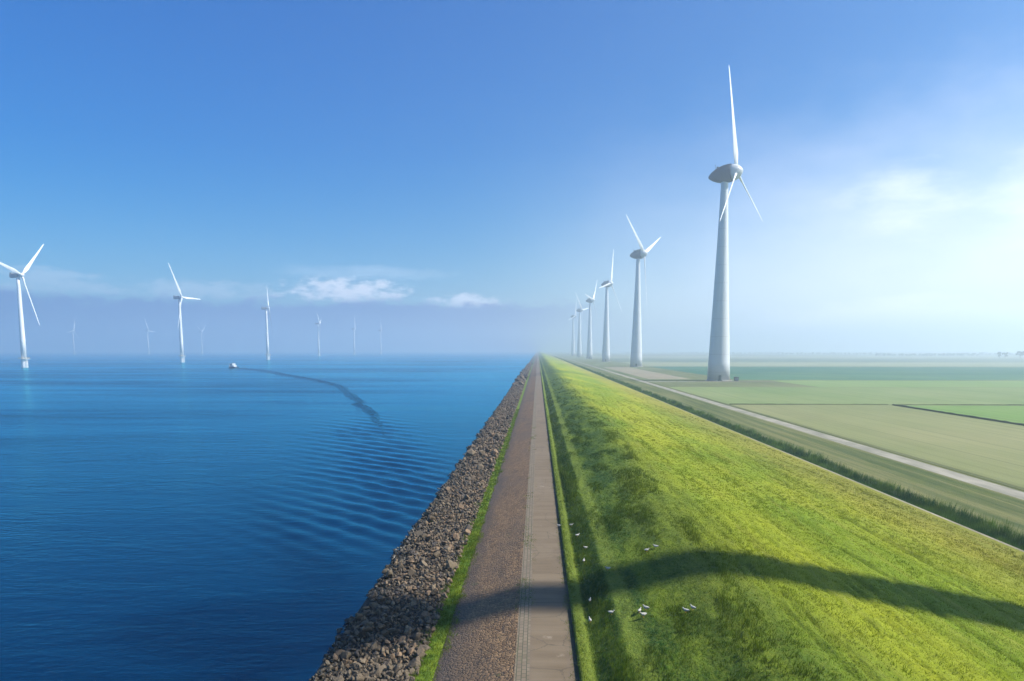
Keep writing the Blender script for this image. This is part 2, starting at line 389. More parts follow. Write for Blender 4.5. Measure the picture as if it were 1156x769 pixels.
M_FROAD = (lambda t: t.out(t.pbr(t.mix(t.ramp(t.noise(t.pos(), 0.6, 4, 0.6, (0.6, 0.2, 1)), 0.3, 0.7), (0.155, 0.150, 0.110), (0.275, 0.255, 0.20)), 0.9)))(NT('farm_road_concrete'))
fr = grid('farm_road', np.array([64.5, 66.2, 68.0]), YC, toez, M_FROAD); tag(fr, kind='structure')
fs = grid('road_side', np.array([68.0, 68.6, 69.2, 69.8]), YC, toez, M_STRIP); tag(fs, kind='structure')
ld = grid('ground', np.concatenate([np.array([69.8]), np.linspace(120, FAR, 30)]), np.linspace(-2500, FAR, 40), lambda X, Y: X * 0 + 0.0, M_LAND); tag(ld, kind='structure')
# nothing but grass behind the start of the detailed strips
bk = grid('ground', np.array([-6.6, 20, 47, 69.8]), np.array([-2500, -1200, -40.0]), lambda X, Y: np.interp(X, [-6.6, 20, 47, 69.8], [2.45, 5, .4, 0]), M_LAND); tag(bk, kind='structure')

FIELDS = [
    # x0,x1,y0,y1, colours
    (70.5, 128, -300, 252, (0.190, 0.220, 0.085), (0.270, 0.270, 0.125)),
    (130.5, 420, -200, 251, (0.130, 0.240, 0.050), (0.180, 0.290, 0.07)),
    (424, 1500, -200, 420, (0.160, 0.230, 0.080), (0.22, 0.26, 0.11)),
    (70.5, 420, 255.5, 372, (0.160, 0.235, 0.080), (0.235, 0.280, 0.115)),
    (152, 420, 374, 455, (0.150, 0.260, 0.075), (0.210, 0.290, 0.105)),
    (76, 105, 470, 800, (0.270, 0.240, 0.165), (0.32, 0.28, 0.20)),
    (133, 1500, 462, 560, (0.050, 0.150, 0.085), (0.070, 0.180, 0.10)),
    (133, 2200, 562, 830, (0.026, 0.120, 0.075), (0.045, 0.150, 0.09)),
    (133, 1200, 835, 1120, (0.24, 0.28, 0.17), (0.29, 0.31, 0.20)),
    (133, 2500, 1128, 1600, (0.09, 0.15, 0.10), (0.14, 0.18, 0.12)),
    (133, 3500, 1610, 2300, (0.21, 0.24, 0.15), (0.26, 0.27, 0.18)),
]
for (x0, x1, y0, y1, a, b) in FIELDS:
    o = grid('field', np.linspace(x0, x1, 60), np.linspace(y0, y1, 60), lambda X, Y: X * 0 + 0.03, mat_field('crop_field', tuple(0.8 * w for w in a), tuple(0.8 * w for w in b), 'y', 0.02)); tag(o, kind='structure')
    co_ = np.empty(len(o.data.vertices) * 3, np.float32); o.data.vertices.foreach_get('co', co_); co_ = co_.reshape(-1, 3)
    e = 1.1 * (fbm(co_[:, 0] * 0.07, co_[:, 1] * 0.07, 4) - 0.45); ex = np.where(co_[:, 0] < x0 + .1, np.abs(e), np.where(co_[:, 0] > x1 - .1, -np.abs(e), 0)); ey = np.where(co_[:, 1] < y0 + .1, np.abs(e), np.where(co_[:, 1] > y1 - .1, -np.abs(e), 0))
    co_[:, 0] += ex; co_[:, 1] += 2 * ey; o.data.vertices.foreach_set('co', co_.ravel()); o.data.update()
M_DITCHG = mat_field('ditch_grass', (0.040, 0.060, 0.022), (0.075, 0.09, 0.035))
def hedge_strip(x0, y0, x1, y1, w, h):
    d = np.array([x1 - x0, y1 - y0]); L = np.hypot(*d); d = d / L; nrm = np.array([-d[1], d[0]])
    n = int(L / 2.0) + 2; m = 7
    s = np.linspace(0, L, n); u = np.linspace(-1, 1, m)
    Sg, U = np.meshgrid(s, u, indexing='ij')
    X = x0 + d[0] * Sg + nrm[0] * U * w / 2; Y = y0 + d[1] * Sg + nrm[1] * U * w / 2
    Z = 0.02 + h * (1 - U ** 2) * (0.5 + fbm(X * 0.6, Y * 0.6, 3)) * (np.abs(U) < 0.99)
    v = np.stack([X, Y, Z], -1).reshape(-1, 3)
    i = np.arange(m - 1)[None, :] + m * np.arange(n - 1)[:, None]
    f = np.stack([i, i + 1, i + 1 + m, i + m], -1).reshape(-1, 4)
    return v, f
for a in ((129.2, -200, 129.2, 252, 1.3, 0.5), (71, 253.8, 128, 253.8, 1.4, 0.3), (131, 253.4, 420, 253.4, 1.0, 0.3)):
    v, f = hedge_strip(*a); o = mesh_np('rough_grass', v, f, M_DITCHG, None, True); tag(o, kind='stuff')

# ------------------------------------------------------------------ setting: water
def wz(X, Y):
    # a packet of old bow waves running in towards the rocks
    cx = np.interp(Y, [40, 75, 97, 134, 154, 177, 211, 260], [-13, -15, -19, -31, -37, -43, -54, -70])
    dxr = X - cx
    env = np.exp(-(dxr / np.where(dxr > 0, 8.0, 13.0)) ** 2) * sstep(52, 78, Y) * (1 - sstep(140, 210, Y))
    lam = np.interp(Y, [60, 100, 200], [4.6, 6.0, 8.5])
    ph = np.cumsum(np.ones_like(Y), 0) * 0
    yy = Y[:, :1]; k = 2 * math.pi / np.interp(yy, [60, 100, 200], [3.8, 5.4, 9.0])
    phase = np.cumsum(np.concatenate([np.zeros_like(yy[:1]), k[1:] * np.diff(yy, axis=0)]), 0)
    skew = dxr * 0.95 * k + 2.5 * (fbm(X * 0.08, Y * 0.05, 2) - 0.5)
    w = np.sin(phase + skew)
    am = 0.60 + 0.8 * fbm(X * 0.12 + 5, Y * 0.10, 3)
    return WATER_Z + 0.105 * am * env * (w * (0.55 + 0.9 * fbm(X * 0.3 + 9, Y * 0.16, 3)) + 0.22 * np.sin(2.1 * (phase + skew) + 3 * fbm(X * 0.2, Y * 0.2, 2)) + 0.30 * np.sin(0.75 * phase - 0.5 * dxr + 4 * fbm(X * 0.1, Y * 0.08, 2)))
nx = np.arange(-110, -11.9, 0.5); ny = np.arange(30, 290.1, 0.5)
# fine sheet in the middle, coarse sheets butted round it
def wenv(X, Y):
    e = sstep(-110, -100, X) * sstep(30, 36, Y) * (1 - sstep(280, 290, Y))
    return WATER_Z + (wz(X, Y) - WATER_Z) * e
wa = grid('water', nx, ny, wenv, M_WATER); tag(wa, kind='structure')
flatw = lambda X, Y: X * 0 + WATER_Z
xl = np.concatenate([-np.geomspace(FAR, 111, 30), [-110.0]])
for xs, ys in ((xl, np.linspace(-2500, FAR, 60)), (np.array([-110, -60, nx[-1]]), np.linspace(-2500, 30, 12)), (np.array([-110, -60, nx[-1]]), np.concatenate([[ny[-1]], np.geomspace(300, FAR, 30)]))):
    o = grid('water', xs, ys, flatw, M_WATER, True); tag(o, kind='structure')
ll = grid('lake_bed', np.array([-FAR, -4000, -40.0]), np.array([-2500, 3000, FAR]), lambda X, Y: X * 0 - 1.0, mat_rock_bed()); tag(ll, kind='structure')

# the long wake line behind the boat: a low double ridge on the water
WK = [(-318, 692), (-262, 628), (-212, 545), (-178, 484), (-145, 430), (-121, 386), (-98, 338), (-84, 297), (-70, 258), (-63, 242), (-62, 230), (-55, 217), (-51, 204), (-46, 192), (-43, 178), (-38, 165), (-35, 152), (-31, 140)]
def wake(pts, wd, hgt, name):
    P = np.array(pts, float); s = np.concatenate([[0], np.cumsum(np.hypot(*np.diff(P, axis=0).T))])
    t = np.arange(0, s[-1], 1.5); X = np.interp(t, s, P[:, 0]); Y = np.interp(t, s, P[:, 1])
    for _ in range(6): X[1:-1] = (X[:-2] + 2 * X[1:-1] + X[2:]) / 4; Y[1:-1] = (Y[:-2] + 2 * Y[1:-1] + Y[2:]) / 4
    dx = np.gradient(X); dy = np.gradient(Y); L = np.hypot(dx, dy); nxn, nyn = -dy / L, dx / L
    u = np.linspace(-1, 1, 13)
    W = wd * np.interp(t, [0, 60, s[-1] * 0.7, s[-1]], [1.7, 1.7, 0.7, 0.3]) * (0.75 + 0.5 * fbm(t * 0.08, t * 0 + 3, 2))
    end = sstep(0, 12, t) * (1 - sstep(s[-1] - 60, s[-1], t))
    W = W * (0.02 + 0.98 * end)
    XX = X[:, None] + nxn[:, None] * u * W[:, None]; YY = Y[:, None] + nyn[:, None] * u * W[:, None]
    prof = np.clip(np.cos(u * math.pi / 2), 0, 1) ** 2 * (1 + 0.3 * np.cos(u * 7))
    ZZ = WATER_Z + 0.006 + hgt * prof * (0.5 + fbm(XX * 0.25, YY * 0.25, 3)) * end[:, None]
    v = np.stack([XX, YY, ZZ], -1).reshape(-1, 3); m = 13
    i = np.arange(m - 1)[None, :] + m * np.arange(len(t) - 1)[:, None]
    f = np.stack([i, i + m, i + 1 + m, i + 1], -1).reshape(-1, 4)
    return v, f
vs, fs_, b = [], [], 0
for pts, wd, hg in ((WK, 3.8, 0.6),):
    v, f = wake(pts, wd, hg, ''); vs.append(v); fs_.append(f + b); b += len(v)
wk = mesh_np('boat_wake', np.concatenate(vs), np.concatenate(fs_), mat_wake(), None, True); tag(wk, kind='stuff')

# ------------------------------------------------------------------ riprap
def ico(sub):
    t = (1 + 5 ** .5) / 2
    v = [(-1, t, 0), (1, t, 0), (-1, -t, 0), (1, -t, 0), (0, -1, t), (0, 1, t), (0, -1, -t), (0, 1, -t), (t, 0, -1), (t, 0, 1), (-t, 0, -1), (-t, 0, 1)]
    f = [(0, 11, 5), (0, 5, 1), (0, 1, 7), (0, 7, 10), (0, 10, 11), (1, 5, 9), (5, 11, 4), (11, 10, 2), (10, 7, 6), (7, 1, 8), (3, 9, 4), (3, 4, 2), (3, 2, 6), (3, 6, 8), (3, 8, 9), (4, 9, 5), (2, 4, 11), (6, 2, 10), (8, 6, 7), (9, 8, 1)]
    v = [np.array(q) / np.linalg.norm(q) for q in v]
    for _ in range(sub):
        c = {}; nf = []
        def mid(a, b):
            k = (min(a, b), max(a, b))
            if k not in c: q = v[a] + v[b]; v.append(q / np.linalg.norm(q)); c[k] = len(v) - 1
            return c[k]
        for a, b_, d in f:
            x, y, z = mid(a, b_), mid(b_, d), mid(d, a); nf += [(a, x, z), (b_, y, x), (d, z, y), (x, y, z)]
        f = nf
    return np.array(v), np.array(f)
def rock_shape(sub):
    v, f = ico(sub); v = v.copy()
    for _ in range(9):                       # cut with planes: a broken, angular stone
        n = rng.normal(size=3); n /= np.linalg.norm(n); d = rng.uniform(0.45, 0.8)
        e = v @ n - d; v -= np.outer(np.clip(e, 0, None), n)
    v += rng.normal(scale=0.03, size=v.shape)
    return v * np.array([1.0, rng.uniform(0.6, 0.95), rng.uniform(0.45, 0.75)]), f
HI = [rock_shape(2) for _ in range(6)] + [rock_shape(1) for _ in range(8)]
LO = [rock_shape(0) for _ in range(8)]
def rotm(n):
    q = rng.normal(size=(n, 4)); q /= np.linalg.norm(q, axis=1)[:, None]; w, x, y, z = q.T
    return np.stack([1 - 2 * (y * y + z * z), 2 * (x * y - w * z), 2 * (x * z + w * y), 2 * (x * y + w * z), 1 - 2 * (x * x + z * z), 2 * (y * z - w * x), 2 * (x * z - w * y), 2 * (y * z + w * x), 1 - 2 * (x * x + y * y)], -1).reshape(n, 3, 3)
def scatter_rocks(y0, y1, sp):
    ys = np.arange(y0, y1, sp); xs = np.arange(-13.4, -6.35, sp)
    X, Y = np.meshgrid(xs, ys); X = X.ravel() + rng.uniform(-.5, .5, X.size) * sp; Y = Y.ravel() + rng.uniform(-.5, .5, Y.size) * sp
    edge = -12.75 + 2.2 * (fbm(Y * 0.3, Y * 0 + 2, 4) - 0.5)
    k = X > edge; X = X[k]; Y = Y[k]
    s = sp * np.exp(rng.normal(-0.52, 0.36, X.size)); s = np.where(rng.random(X.size) < 0.05, s * 1.8, s)
    Z = zprof(X) + s * rng.uniform(-0.2, 0.75, X.size) + 0.28 * (fbm(X * 1.1, Y * 1.1, 3) - 0.4)
    return X, Y, Z, s
near = scatter_rocks(2, 95, 0.255); far = scatter_rocks(95, 330, 0.38); vfar = scatter_rocks(330, 900, 0.9)
X, Y, Z, s = near
vis = np.where((Y > 33.2) & (X > -13.6), Y - 0.12 * (X + 10) - 6 * s, 1e9)
pick = set(np.argsort(vis)[:300].tolist())
proto = []
for i, (v, f) in enumerate(HI):
    me = bpy.data.meshes.new('stone'); me.from_pydata(v.tolist(), [], f.tolist()); me.materials.append(M_ROCK); proto.append(me)
R = rotm(len(X))
R[:] = R
for n_, i in enumerate(sorted(pick)):
    o = bpy.data.objects.new('stone', proto[int(rng.integers(len(proto)))]); COL.objects.link(o)
    o.matrix_world = Matrix.Translation((X[i], Y[i], Z[i])) @ Matrix(R[i].tolist()).to_4x4() @ Matrix.Scale(s[i], 4)
    tag(o, 'angular grey-brown stone in the part of the rock slope nearest the bottom of the picture', 'stone', 'stones at the near end of the rock slope')
V, F, b = [], [], 0
for (X, Y, Z, s), shapes, skip in ((near, HI[6:], pick), (far, LO, ()), (vfar, LO, ())):
    R = rotm(len(X)); idx = rng.integers(len(shapes), size=len(X))
    keep = np.ones(len(X), bool); keep[list(skip)] = False
    for k, (v, f) in enumerate(shapes):
        m = np.where(keep & (idx == k))[0]
        if not len(m): continue
        vv = np.einsum('nij,vj->nvi', R[m], v) * s[m][:, None, None] + np.stack([X[m], Y[m], Z[m]], -1)[:, None, :]
        ff = f[None] + (np.arange(len(m)) * len(v))[:, None, None] + b
        V.append(vv.reshape(-1, 3)); F.append(ff.reshape(-1, 3)); b += len(m) * len(v)
rr = mesh_np('riprap_rocks', np.concatenate(V), np.concatenate(F), M_ROCK); tag(rr, kind='stuff')

# ------------------------------------------------------------------ grass blades
def blades(X, Y, Z, h, w, nb, lean=0.5, spread=0.12):
    n = len(X); N = n * nb
    bx = np.repeat(X, nb) + rng.normal(0, spread, N); by = np.repeat(Y, nb) + rng.normal(0, spread, N); bz = np.repeat(Z, nb) - 0.03
    hh = np.repeat(h, nb) * rng.uniform(0.6, 1.15, N); a = rng.uniform(0, 2 * math.pi, N); le = rng.normal(0, lean, N) * hh
    la = rng.uniform(0, 2 * math.pi, N); ww = np.repeat(np.broadcast_to(w, (n,)), nb) / 2
    v = np.empty((N, 3, 3))
    v[:, 0] = np.stack([bx - np.cos(a) * ww, by - np.sin(a) * ww, bz], -1)
    v[:, 1] = np.stack([bx + np.cos(a) * ww, by + np.sin(a) * ww, bz], -1)
    v[:, 2] = np.stack([bx + np.cos(la) * le + 0.15 * hh, by + np.sin(la) * le, bz + hh], -1)
    return v.reshape(-1, 3)
def area(y0, y1, x0, x1, dens, xr=0.84):
    n = int((y1 - y0) * (x1 - x0) * dens); x = rng.uniform(x0, x1, n); y = rng.uniform(y0, y1, n)
    k = x < y * xr + 16; return x[k], y[k]
G = []
for (y0, y1, dens, w, hs) in ((6, 30, 14, 0.045, 1.0), (30, 62, 26, 0.035, 1.0), (62, 110, 13, 0.06, 1.05), (110, 160, 4.5, 0.10, 1.0), (160, 230, 2.0, 0.14, 0.8), (230, 330, 0.7, 0.2, 0.6)):
    x, y = area(y0, y1, 2.3, 12.5, dens)
    cl = fbm(x * 0.8 + 40, y * 0.2, 4); h = (0.08 + (0.40 - 0.12 * sstep(6, 9, x)) * sstep(0.42, 0.75, cl)) * hs; h = np.where(x < 2.8, 0.07, h); h = np.where((x > 2.95) & (x < 4.4), h + 0.12, h); h = np.where((x > 4.4) & (x < 5.4), h * 0.4, h)
    G.append(blades(x, y, zterr(x, y), h, w, 6))
    x, y = area(y0, y1, 12.5, 46.5, dens * 0.9)
    cl = fbm(x * 1.3 + 4, y * 0.07, 3); h = (0.09 + 0.11 * sstep(0.45, 0.8, cl)) * hs
    G.append(blades(x, y, zterr(x, y), h, w, 5, 0.8))
    x, y = area(y0, y1, 2.17, 2.45, dens * 1.6); G.append(blades(x, y, zterr(x, y), np.full(len(x), 0.13), w, 6, 0.5, 0.08))
v = np.concatenate(G); gr = mesh_np('grass', v, np.arange(len(v)).reshape(-1, 3), M_BLADE); tag(gr, kind='stuff')
G = []
for (y0, y1, dens, w) in ((4, 30, 22, 0.04), (30, 70, 30, 0.035), (70, 200, 10, 0.08)):
    x, y = area(y0, y1, -6.75, -5.35, dens); G.append(blades(x, y, vz(x, y), np.full(len(x), 0.22), w, 6, 0.6))
t = NT('verge_blades'); p = t.pos(); c = t.mix(t.ramp(t.noise(p, 0.8, 4), 0.35, 0.7), (0.080, 0.140, 0.012), (0.165, 0.215, 0.018))
M_VB = t.out(t.n('ShaderNodeMixShader', {0: 0.35, 1: t.n('ShaderNodeBsdfDiffuse', {'Color': c}).outputs[0], 2: t.n('ShaderNodeBsdfTranslucent', {'Color': c}).outputs[0]}).outputs[0])
for (y0, y1, dens, w) in ((30, 70, 30, 0.03), (70, 140, 10, 0.06)):
    x, y = area(y0, y1, -1.25, -0.2, dens); k = fbm(x * 1.2, y * 0.35, 4) > 0.60; x, y = x[k], y[k]; G.append(blades(x, y, zprof(x), np.full(len(x), 0.10), w, 5, 0.8))
    x, y = area(y0, y1, 1.75, 2.12, dens); k = fbm(x * 1.2 + 9, y * 0.5, 4) > 0.52; x, y = x[k], y[k]; G.append(blades(x, y, zprof(np.minimum(x, 2.09)), np.full(len(x), 0.12), w, 5, 0.8))
    x, y = area(y0, y1, -6.9, -5.0, dens * 0.6); k = fbm(x * 1.2 + 3, y * 0.5, 4) > 0.58; x, y = x[k], y[k]; G.append(blades(x, y, zprof(x), np.full(len(x), 0.30), w, 6, 0.6))
v = np.concatenate(G); gv = mesh_np('verge_grass', v, np.arange(len(v)).reshape(-1, 3), M_VB); tag(gv, kind='stuff')
# reeds in the ditch
G = []
for (y0, y1, dens, w) in ((40, 120, 22, 0.05), (120, 260, 9, 0.11), (260, 800, 3, 0.25), (800, 2000, 0.5, 0.8)):
    x, y = area(y0, y1, 48.2, 51.2, dens, 9)
    h = (1.0 + 1.7 * (fbm(x * 0.3, y * 0.10, 3) - 0.4)) * np.interp(x, [48.2, 51.2], [0.8, 1.15])
    G.append(blades(x, y, np.interp(x, [48, 48.8, 50.2, 51.2], [0.2, -0.7, -0.7, 0.0]), h, w, 6, 0.22, 0.2))
t = NT('reed_leaves'); p = t.pos(); c = t.mix(t.ramp(t.noise(p, 0.25, 4), 0.35, 0.7), (0.024, 0.088, 0.020), (0.120, 0.215, 0.030))
M_REED = t.out(t.n('ShaderNodeMixShader', {0: 0.25, 1: t.n('ShaderNodeBsdfDiffuse', {'Color': c}).outputs[0], 2: t.n('ShaderNodeBsdfTranslucent', {'Color': c}).outputs[0]}).outputs[0])
v = np.concatenate(G); re_ = mesh_np('reeds', v, np.arange(len(v)).reshape(-1, 3), M_REED); tag(re_, kind='stuff')

# ------------------------------------------------------------------ wind turbines
def lathe(prof, n=40, axis='z'):
    v = []; f = []
    for (z, r) in prof:
        for k in range(n):
            a = 2 * math.pi * k / n
            q = (r * math.cos(a), r * math.sin(a), z) if axis == 'z' else (z, r * math.cos(a), r * math.sin(a))
            v.append(q)
    for i in range(len(prof) - 1):
        for k in range(n): f.append([i * n + k, i * n + (k + 1) % n, (i + 1) * n + (k + 1) % n, (i + 1) * n + k])
    f.append(list(range(n))[::-1]); f.append([(len(prof) - 1) * n + k for k in range(n)])
    return np.array(v), f
def blade_mesh(name, r0, r1, c_root, c_max, rmax_frac, c_tip, wave=0.0):
    v = []; n = 16; m = 22
    for i in range(m):
        t = i / (m - 1); r = r0 + (r1 - r0) * t
        if t < rmax_frac: k = t / rmax_frac; k = k * k * (3 - 2 * k); c = c_root + (c_max - c_root) * k; th = 1.0 - 0.68 * k
        else: k = (t - rmax_frac) / (1 - rmax_frac); c = c_max + (c_tip - c_max) * k ** 0.8; th = 0.32 - 0.18 * k
        if i == m - 1: c *= 0.35
        tw = rad(16 * (1 - t) ** 2 + 12)
        bend = wave * t * t
        for j in range(n):
            a = 2 * math.pi * j / n
            px = c * 0.5 * math.cos(a) + c * 0.12 * (1 - th); py = c * th * 0.5 * math.sin(a) * (0.6 + 0.4 * math.cos(a) if th < 0.9 else 1)
            # chord mostly in the rotor plane (y), thickness along the axis (x)
            v.append((py * math.cos(tw) + px * math.sin(tw) + bend, px * math.cos(tw) - py * math.sin(tw), r))
    f = []
    for i in range(m - 1):
        for j in range(n): f.append([i * n + j, i * n + (j + 1) % n, (i + 1) * n + (j + 1) % n, (i + 1) * n + j])
    f.append([j for j in range(n)][::-1]); f.append([(m - 1) * n + j for j in range(n)])
    b = MB().add(v, f); o = b.build(name, M_WHITE, None, True); me = o.data; bpy.data.objects.remove(o); return me
def keep(o):
    me = o.data; bpy.data.objects.remove(o); return me

# --- large land turbine with an egg-shaped nacelle
HUB = 131.0
tp = [(0, 7.25), (12, 6.75), (30, 5.95), (50, 5.05), (70, 4.2), (90, 3.4), (108, 2.75), (120, 2.35), (126.5, 2.2), (127, 2.2)]
v, f = lathe(tp, 56); L_TOWER = keep(MB().add(v, f).build('tower', M_OFFW, None, True))
tilt, cone = rad(5), rad(2)
nac = [(-10.6, 0.05), (-10.3, 0.8), (-9.4, 1.75), (-7.8, 2.9), (-5.6, 4.1), (-3.0, 5.0), (0, 5.55), (2.5, 5.65), (4.3, 5.5), (4.6, 5.4), (4.6, 4.8)]
v, f = lathe(nac, 40, 'x'); L_NAC = keep(MB().add(v, f).build('nacelle', M_NAC_SHADE, None, True))
hubp = [(4.9, 4.6), (4.9, 5.2), (5.6, 5.15), (7.5, 4.6), (9.2, 3.5), (10.4, 2.2), (11.1, 1.0), (11.35, 0.05)]
v, f = lathe(hubp, 40, 'x'); L_HUB = keep(MB().add(v, f).build('hub', M_OFFW, None, True))
b = MB().box((-4.5, 0.6, 4.9), (1.2, 0.9, 1.6)).tube([(-5.5, -0.6, 4.0), (-5.5, -0.6, 6.8)], 0.10, 6).tube([(-5.9, -0.6, 6.7), (-5.1, -0.6, 6.7)], 0.08, 6)
L_MAST = keep(b.build('wind_vane', M_DARK))
L_BLADE = blade_mesh('blade', 2.6, 62.5, 2.3, 4.4, 0.16, 0.95, -0.8)
b = MB().box((0, 0, 1.9), (1.6, 0.35, 3.0)).box((0, -0.6, 0.2), (2.6, 1.8, 0.4)); L_DOOR = keep(b.build('door', M_GREENP))
v, f = lathe([(0.0, 8.6), (0.25, 8.6), (0.3, 8.3), (0.32, 7.2)], 56); L_BASE = keep(MB().add(v, f).build('foundation', M_CONC))
def axisM(hz, yaw): return Matrix.Translation((0, 0, hz)) @ Matrix.Rotation(yaw, 4, 'Z') @ Matrix.Rotation(-tilt, 4, 'Y')
def child(name, me, par, M=None):
    o = link(name, me, par)
    if M is not None: o.matrix_basis = M
    return o
def land_turbine(x, y, yaw, ph, label):
    r = empty('wind_turbine', (x, y, 0)); tag(r, label, 'wind turbine', 'wind turbines on the land along the dike')
    child('tower', L_TOWER, r); child('foundation', L_BASE, r)
    child('door', L_DOOR, r, Matrix.Rotation(rad(-8), 4, 'Z') @ Matrix.Translation((0, -7.25, 0.3)))
    A = axisM(HUB, rad(yaw))
    n = child('nacelle', L_NAC, r, A); child('wind_vane', L_MAST, n)
    child('hub', L_HUB, r, A)
    for k in range(3):
        child('blade', L_BLADE, r, A @ Matrix.Translation((7.2, 0, 0)) @ Matrix.Rotation(-rad(ph + 120 * k), 4, 'X') @ Matrix.Rotation(cone, 4, 'Y'))
    return r
land_turbine(118.4, 452, -31, 111, 'tallest and nearest white wind turbine, standing in the green field right of the dike')
land_turbine(117, 818, -30, 65, 'second nearest land turbine, just left of the tallest one, blades spread like a V')
land_turbine(117, 1180, -27, 18, 'third land turbine from the right, with one blade raised and slender tower in haze')
land_turbine(118, 1567, -22, 38, 'fourth land turbine from the right, its hub close beside the third one')
land_turbine(118, 1954, -28, 80, 'fifth land turbine from the right, very faint in the haze')
land_turbine(118, 2300, -28, 15, 'farthest and faintest land turbine, smallest of the row at the end of the dike')
land_turbine(118, 38.8, 0, 60, 'wind turbine just outside the picture whose tower shadow crosses the dike')

# --- slimmer turbines standing in the lake
SH = 95.0
v, f = lathe([(9, 2.55), (30, 2.4), (60, 2.0), (85, 1.65), (93.2, 1.55)], 36); S_TOWER = keep(MB().add(v, f).build('tower', M_WHITE, None, True))
v, f = lathe([(-3.0, 3.0), (9.3, 3.0)], 36); b = MB().add(v, f); v, f = lathe([(8.9, 3.0), (8.9, 5.0), (9.3, 5.0), (9.3, 2.6)], 24); b.add(v, f)
S_PILE = keep(b.build('foundation', M_WHITE, None, False))
b = MB()
for k in range(16):
    a = 2 * math.pi * k / 16; b.tube([(4.85 * math.cos(a), 4.85 * math.sin(a), 9.3), (4.85 * math.cos(a), 4.85 * math.sin(a), 10.5)], 0.06, 5)
for zz in (9.9, 10.5): b.tube([(4.85 * math.cos(2 * math.pi * k / 24), 4.85 * math.sin(2 * math.pi * k / 24), zz) for k in range(25)], 0.06, 5)
S_RAIL = keep(b.build('railing', M_YEL))
b = MB()
for dy in (-0.9, 0.9): b.tube([(3.9, dy, -1.0), (3.9, dy, 9.0)], 0.22, 8)
for k in range(12): b.tube([(3.9, -0.9, 0.6 + k * 0.7), (3.9, 0.9, 0.6 + k * 0.7)], 0.07, 5)
S_LAND = keep(b.build('boat_landing', M_LGREY))
b = MB().box((-3.0, 0, 0.2), (10.5, 4.0, 4.2), 0.94, 0.7); S_NAC = keep(b.build('nacelle', M_GREYP, None, False))
b = MB().box((-6.5, 0, 2.8), (2.2, 3.4, 1.2), 1, 0.15).tube([(-5.0, 0.8, 2.2), (-5.0, 0.8, 4.6)], 0.07, 5); S_COOL = keep(b.build('cooler', M_GREYP))
v, f = lathe([(2.4, 1.9), (2.5, 2.15), (4.2, 2.1), (5.6, 1.5), (6.4, 0.7), (6.6, 0.05)], 28, 'x'); S_HUB = keep(MB().add(v, f).build('hub', M_WHITE, None, True))
S_BLADE = blade_mesh('blade', 1.4, 54, 2.1, 3.9, 0.2, 0.9, -0.5)
def sea_turbine(x, y, yaw, ph, label):
    r = empty('wind_turbine', (x, y, WATER_Z)); tag(r, label, 'wind turbine', 'wind turbines standing in the lake')
    child('foundation', S_PILE, r); child('railing', S_RAIL, r); child('boat_landing', S_LAND, r, Matrix.Rotation(rad(-15), 4, 'Z'))
    child('tower', S_TOWER, r)
    A = axisM(SH, rad(yaw))
    n = child('nacelle', S_NAC, r, A); child('cooler', S_COOL, n); child('hub', S_HUB, r, A)
    for k in range(3):
        child('blade', S_BLADE, r, A @ Matrix.Translation((4.2, 0, 0)) @ Matrix.Rotation(-rad(ph + 120 * k), 4, 'X') @ Matrix.Rotation(cone, 4, 'Y'))
    return r
sea_turbine(-537, 697, 1, 46, 'nearest lake turbine, at the left edge of the picture, its blades clear of mist')
sea_turbine(-527, 997, 0, 89, 'second nearest lake turbine, standing to the left of the boat')
sea_turbine(-502, 1258, 20, 34, 'third lake turbine, just right of the boat, half hidden in mist')
sea_turbine(-645, 2000, 10, 70, 'faint lake turbine right of the boat, fourth along its row')
sea_turbine(-674, 2500, 10, 20, 'very faint lake turbine, the right-hand but one of those on the water')
sea_turbine(-622, 2700, 10, 100, 'faintest lake turbine, farthest right on the water')
sea_turbine(-1870, 2700, 5, 20, 'small misty lake turbine just right of the nearest lake turbine')
sea_turbine(-1563, 2700, 5, 95, 'small misty lake turbine left of the second nearest one')
sea_turbine(-1444, 2900, 5, 55, 'tiny misty lake turbine between second lake turbine and the boat')

# hardstanding and cabinet at the near turbine
pad = grid('turbine_pad', np.linspace(100, 150, 8), np.linspace(430, 442.5, 4), lambda X, Y: X * 0 + 0.04, mat_field('gravel_pad', (0.10, 0.10, 0.065), (0.15, 0.14, 0.09))); tag(pad, kind='structure')
acc = grid('access_road', np.linspace(68, 100, 6), np.array([433.0, 438]), lambda X, Y: X * 0 + 0.06 + 0.14 * (X < 69), M_FROAD); tag(acc, kind='structure')
r = empty('transformer_cabinet', (128.2, 446, 0.04)); tag(r, 'small dark cabinet at the right foot of the tallest turbine', 'cabinet')
MB().box((0, 0, 1.3), (2.6, 2.2, 2.4), 1, 0.06).build('body', M_GREENP, r); MB().box((0, 0, 2.58), (2.9, 2.5, 0.16), 0.9).build('roof', M_DARK, r)
MB().box((-0.6, -1.13, 1.25), (1.0, 0.05, 2.0)).box((0.6, -1.13, 1.25), (1.0, 0.05, 2.0)).build('door', M_GREYP, r); MB().box((0, 0, 0.05), (3.2, 2.8, 0.1)).build('plinth', M_CONC, r)

